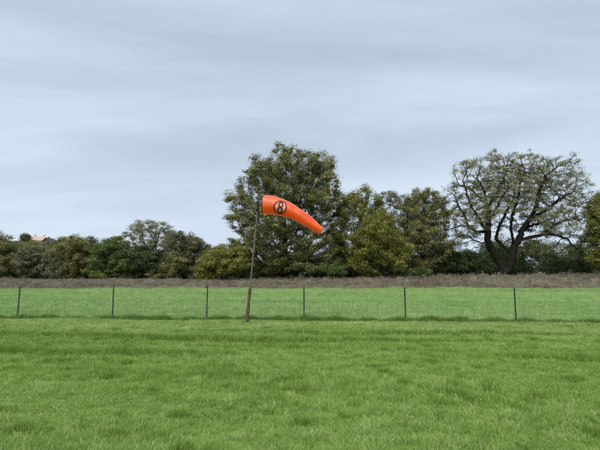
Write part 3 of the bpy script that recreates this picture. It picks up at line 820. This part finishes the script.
# ------------------------------------------------------------------ wire fence
fx, fy = POSTS[4]
fence = empty('wire_fence', (fx, fy, hgt(fx, fy)), 'long wire fence on dark steel posts between the lawn and the field', 'fence')
def tpost_mesh(H, seed):
    """studded steel T section: flange, web and studs, in post space"""
    r = random.Random(seed); parts = []
    parts.append(box((0, 0, H / 2 - .2), (.050, .010, H + .4)))
    parts.append(box((0, .022, H / 2 - .2), (.010, .034, H + .4)))
    for k in range(22):
        parts.append(box((0, -.008, .08 + k * (H - .12) / 21), (.024, .008, .016)))
    return join(parts)
for k, (x, y) in enumerate(POSTS):
    me = tpost_mesh(1.33 if k < 5 else 1.30, k)
    o = bpy.data.objects.new('post', me); col.objects.link(o); me.materials.append(M['post'])
    o.parent = fence
    o.location = Vector((x, y + .03, hgt(x, y))) - fence.location
    o.rotation_euler = (random.uniform(-.02, .02), random.uniform(-.018, .012), math.atan(pa[0]) + random.uniform(-.15, .15))
def fpt(x, z, dy=0.0):
    y = float(fence_y(x)) + dy; return Vector((x, y, hgt(x, y) + z))
X0, X1 = POSTS[0][0] - .6, POSTS[-1][0] + .6
WIRES = [.06, .20, .34, .48, .62, .76]
for k, z in enumerate(WIRES + [1.22]):
    pts = []
    for x in np.arange(X0, X1, .45):
        near = min(abs(x - p[0]) for p in POSTS)
        pts.append(fpt(x, z + .006 * math.sin(x * 2.1 + k * 1.7) - (.012 if k < 6 else .03) * min(1, near / 1.9) + .004 * math.sin(x * 5 + k)))
    link('line_wire', join([tube(pts, .0037 if k != 5 else .0050, 5)]), M['wire'], fence)
bp = []
for x in np.arange(X0 + .1, X1, .13):          # barbs of the top strand
    near = min(abs(x - p[0]) for p in POSTS); c = fpt(x, 1.22 - .03 * min(1, near / 1.9) + .006 * math.sin(x * 2.1 + 6 * 1.7))
    bp.append(tube([c + Vector((-.012, 0, .018)), c + Vector((.012, 0, -.018))], .0018, 4, False))
tag(link('barbs', join(bp), M['wire'], fence), kind='stuff')
for x in np.arange(X0 + .05, X1, .19):
    j = random.uniform(-.012, .012)
    link('stay_wire', join([tube([fpt(x, .05), fpt(x + j, .4, .004), fpt(x + j * .5, .765)], .0032, 4, False)]), M['wire'], fence)

# ------------------------------------------------------------------ windsock
gp = ground_at(246.8, 322.6)
WD = gp.y
ws = empty('windsock', gp, 'orange windsock marked with a circled figure on a leaning pole', 'windsock')
J = at(250.2, 286, WD); TOP = at(258.6, 200, WD)
base_dir = (J - gp).normalized()
pole_dir = (TOP - J).normalized()
def post_path(a, b, n): return [a + (b - a) * (i / n) for i in range(n + 1)]
pp = post_path(gp - base_dir * .3, J, 12)
rr = [.068 + .006 * math.sin(i * 2.3) - .0012 * i for i in range(13)]
post = link('base_post', join([tube(pp, rr, 9)]), M['rust'], ws, True)
for f_ in (.30, .82):
    c = gp + (J - gp) * f_
    link('strap', join([tube([c - base_dir * .02, c + base_dir * .02], .078, 12)]), M['rust'], post)
pole = link('pole', join([tube(post_path(J - base_dir * .25, TOP, 10), .030, 10)]), M['steel'], ws, True)
link('cap', join([tube([TOP, TOP + pole_dir * .05, TOP + pole_dir * .07], [.040, .040, .012], 10)]), M['black'], pole)
# sock centre line in its hanging plane
CL_PX = [(263.4, 205.3, 9.9), (270, 205.7, 9.7), (279, 207.4, 8.9), (286, 209.9, 8.1), (292.7, 213.0, 7.3), (299, 216.7, 6.6), (305.6, 220.9, 5.9), (313, 226.1, 5.0), (321.0, 231.8, 4.0)]
S_ = WD / F
CP = [(at(a, b, WD), c * S_) for a, b, c in CL_PX]
for i, (p, _) in enumerate(CP): p.y += -.12 - .02 * i        # it swings a little towards the camera
def cl(t):
    """Catmull-Rom along the centre line: point and radius for t in 0..1"""
    n = len(CP) - 1; u = min(max(t, 0), 1) * n; i = min(int(u), n - 1); f = u - i
    g = lambda k: CP[min(max(k, 0), n)]
    w = (-.5 * f + f * f - .5 * f ** 3, 1 - 2.5 * f * f + 1.5 * f ** 3, .5 * f + 2 * f * f - 1.5 * f ** 3, -.5 * f * f + .5 * f ** 3)
    p = Vector((0, 0, 0)); r_ = 0.0
    for k, ww in zip(range(i - 1, i + 3), w): p += g(k)[0] * ww; r_ += g(k)[1] * ww
    return p, r_
def frame(t):
    e = 1e-3; T_ = (cl(min(t + e, 1))[0] - cl(max(t - e, 0))[0]).normalized()
    Bv = (Vector((0, -1, 0)) - T_ * T_.dot(Vector((0, -1, 0)))).normalized()
    Nv = T_.cross(Bv) * -1
    if Nv.z < 0: Nv = -Nv
    return T_, Nv, Bv
def sock(t, th, off=0.0):
    """skin of the sock; th = 0 on top, pi/2 towards the camera"""
    p, r_ = cl(t); T_, Nv, Bv = frame(t)
    wr = 1 + .03 * math.sin(3 * th + 11 * t) * t + .035 * math.sin(th * 2 + 17 * t + 1) * t + .012 * math.sin(5 * th - 38 * t) * t + .014 * math.sin(7 * th + 5 * t) * (1 - .5 * t) + .012 * math.sin(31 * t + 2 * math.cos(th))
    sag = 1 - .05 * max(0, -math.cos(th)) * math.sin(math.pi * t)
    return p + (Nv * math.cos(th) + Bv * math.sin(th)) * (r_ * wr * sag + off)
NT, NS = 60, 48
V = [sock(i / NT, 2 * math.pi * k / NS) for i in range(NT + 1) for k in range(NS)]
Q = [(i * NS + k, i * NS + (k + 1) % NS, (i + 1) * NS + (k + 1) % NS, (i + 1) * NS + k) for i in range(NT) for k in range(NS)]
m, nt, out = mat_new('orange_sock_fabric')
f = noise(nt, 3.0, 5)
c = ramp(nt, f, [(0.3, (0.92, 0.120, 0.008)), (0.7, (0.96, 0.155, 0.014))])
p_ = nt.nodes.new('ShaderNodeBsdfPrincipled'); p_.inputs['Roughness'].default_value = .36; p_.inputs['Specular IOR Level'].default_value = .7; p_.inputs['Coat Weight'].default_value = .6; p_.inputs['Coat Roughness'].default_value = .3
p_.inputs['Sheen Weight'].default_value = .6; p_.inputs['Sheen Roughness'].default_value = .4
nt.links.new(c, p_.inputs['Base Color'])
bmp = nt.nodes.new('ShaderNodeBump'); bmp.inputs['Strength'].default_value = .35; bmp.inputs['Distance'].default_value = .02
nt.links.new(noise(nt, 5, 4), bmp.inputs['Height']); nt.links.new(bmp.outputs[0], p_.inputs['Normal'])
tl = nt.nodes.new('ShaderNodeBsdfTranslucent'); nt.links.new(c, tl.inputs['Color'])
mx = nt.nodes.new('ShaderNodeMixShader'); mx.inputs[0].default_value = .42
nt.links.new(p_.outputs[0], mx.inputs[1]); nt.links.new(tl.outputs[0], mx.inputs[2]); nt.links.new(mx.outputs[0], out.inputs['Surface'])
M['orange'] = m
so = link('sock', join([(V, Q, [])]), M['orange'], ws, True)
# printed mark: a ring with an 8, laid on the cloth
LEN = sum((cl((i + 1) / 60)[0] - cl(i / 60)[0]).length for i in range(60))
def on_sock(a, b, off):
    """a along the sock from the mark's centre, b up round it (metres)"""
    t = .300 + a / LEN; r_ = cl(t)[1]
    return sock(t, math.pi / 2 - b / r_ + .20, off)
def stroke(path, w, closed=False, off=.006):
    n = len(path); V = []; Q = []
    for i, (a, b) in enumerate(path):
        a0, b0 = path[(i - 1) % n] if closed or i else path[i]; a1, b1 = path[(i + 1) % n] if closed or i < n - 1 else path[i]
        L = math.hypot(a1 - a0, b1 - b0) or 1; nx_, ny_ = -(b1 - b0) / L, (a1 - a0) / L
        for s in (-1, 1):
            V.append(on_sock(a + s * nx_ * w / 2, b + s * ny_ * w / 2, off))
    for i in range(n if closed else n - 1):
        j = (i + 1) % n; Q.append((2 * i, 2 * i + 1, 2 * j + 1, 2 * j))
    return V, Q, []
def oval(ca, cb, ra, rb, n=48): return [(ca + ra * math.cos(2 * math.pi * i / n), cb + rb * math.sin(2 * math.pi * i / n)) for i in range(n)]
u = S_
link('ring_print', join([stroke(oval(0, 0, 6.1 * u, 7.0 * u), 1.35 * u, True)]), M['ink'], so)
M['salmon'] = plain('faded_disc', (0.82, 0.30, 0.22), .5, 0, .12, 8)
dV = [on_sock(0, 0, .003)]; dQ = []; dT = []
for j, q_ in enumerate((.25, .5, .75, 1.0)):
    for a_, b_2 in oval(0, 0, 6.0 * u * q_, 6.9 * u * q_, 36): dV.append(on_sock(a_, b_2, .003))
for k in range(36):
    dT.append((0, 1 + k, 1 + (k + 1) % 36))
    for j in range(3): dQ.append((1 + j * 36 + k, 1 + j * 36 + (k + 1) % 36, 1 + (j + 1) * 36 + (k + 1) % 36, 1 + (j + 1) * 36 + k))
link('disc_print', join([(dV, dQ, dT)]), M['salmon'], so, True)
def tilt(path, a=R(11)): return [(x_ * math.cos(a) - y_ * math.sin(a), x_ * math.sin(a) + y_ * math.cos(a)) for x_, y_ in path]
link('figure_print', join([stroke(tilt(oval(.1 * u, 2.95 * u, 1.95 * u, 2.45 * u, 32)), 1.65 * u, True, .007), stroke(tilt(oval(-.1 * u, -2.65 * u, 2.5 * u, 3.0 * u, 32)), 1.7 * u, True, .008)]), M['ink'], so)
# mouth hoop, swivel frame and lacing
p0, r0 = cl(0); T0, N0, B0 = frame(0)
hp = p0 - T0 * (2.6 * u)
def hoop_pts(c, r_, n=40): return [c + (N0 * math.cos(2 * math.pi * i / n) + B0 * math.sin(2 * math.pi * i / n)) * r_ for i in range(n + 1)]
link('hoop', join([tube(hoop_pts(hp, r0 * .99), .020, 8, False)]), M['black'], ws, True)
link('mouth_ring', join([tube(hoop_pts(p0 + T0 * .015, r0 * 1.005), .014, 8, False)]), M['black'], ws, True)
hinge = TOP - pole_dir * .18
link('swivel', join([tube([hinge - pole_dir * .26, hinge + pole_dir * .22], .052, 12), tube([hinge + pole_dir * .05, hinge + pole_dir * .13], .075, 12), tube([hinge - pole_dir * .20, hinge - pole_dir * .13], .070, 12)]), M['black'], ws, True)
for th, zz in ((0.35, .17), (math.pi - .35, -.20), (math.pi / 2, 0.0), (-math.pi / 2, 0.0)):
    e = hp + (N0 * math.cos(th) + B0 * math.sin(th)) * r0 * .98
    link('hoop_arm', join([tube([hinge + pole_dir * zz, (hinge + pole_dir * zz) * .4 + e * .6 - T0 * .02, e], .013, 6)]), M['black'], ws, True)
for k in range(20):
    th = 2 * math.pi * k / 20; d_ = N0 * math.cos(th) + B0 * math.sin(th); th2 = th + .12; d2 = N0 * math.cos(th2) + B0 * math.sin(th2)
    link('lacing', join([tube([hp + d_ * r0 * 1.01, (hp + p0) / 2 + (d_ + d2) * .5 * r0 * 1.02, p0 + d2 * r0 * 1.01], .006, 5)]), M['cord'], ws, True)
print('TREES', [(a, b, c) for a, b, c, d in TREE_STATS])
print('TRIS', sum(len(o.data.polygons) for o in scene.objects if o.type == 'MESH'))
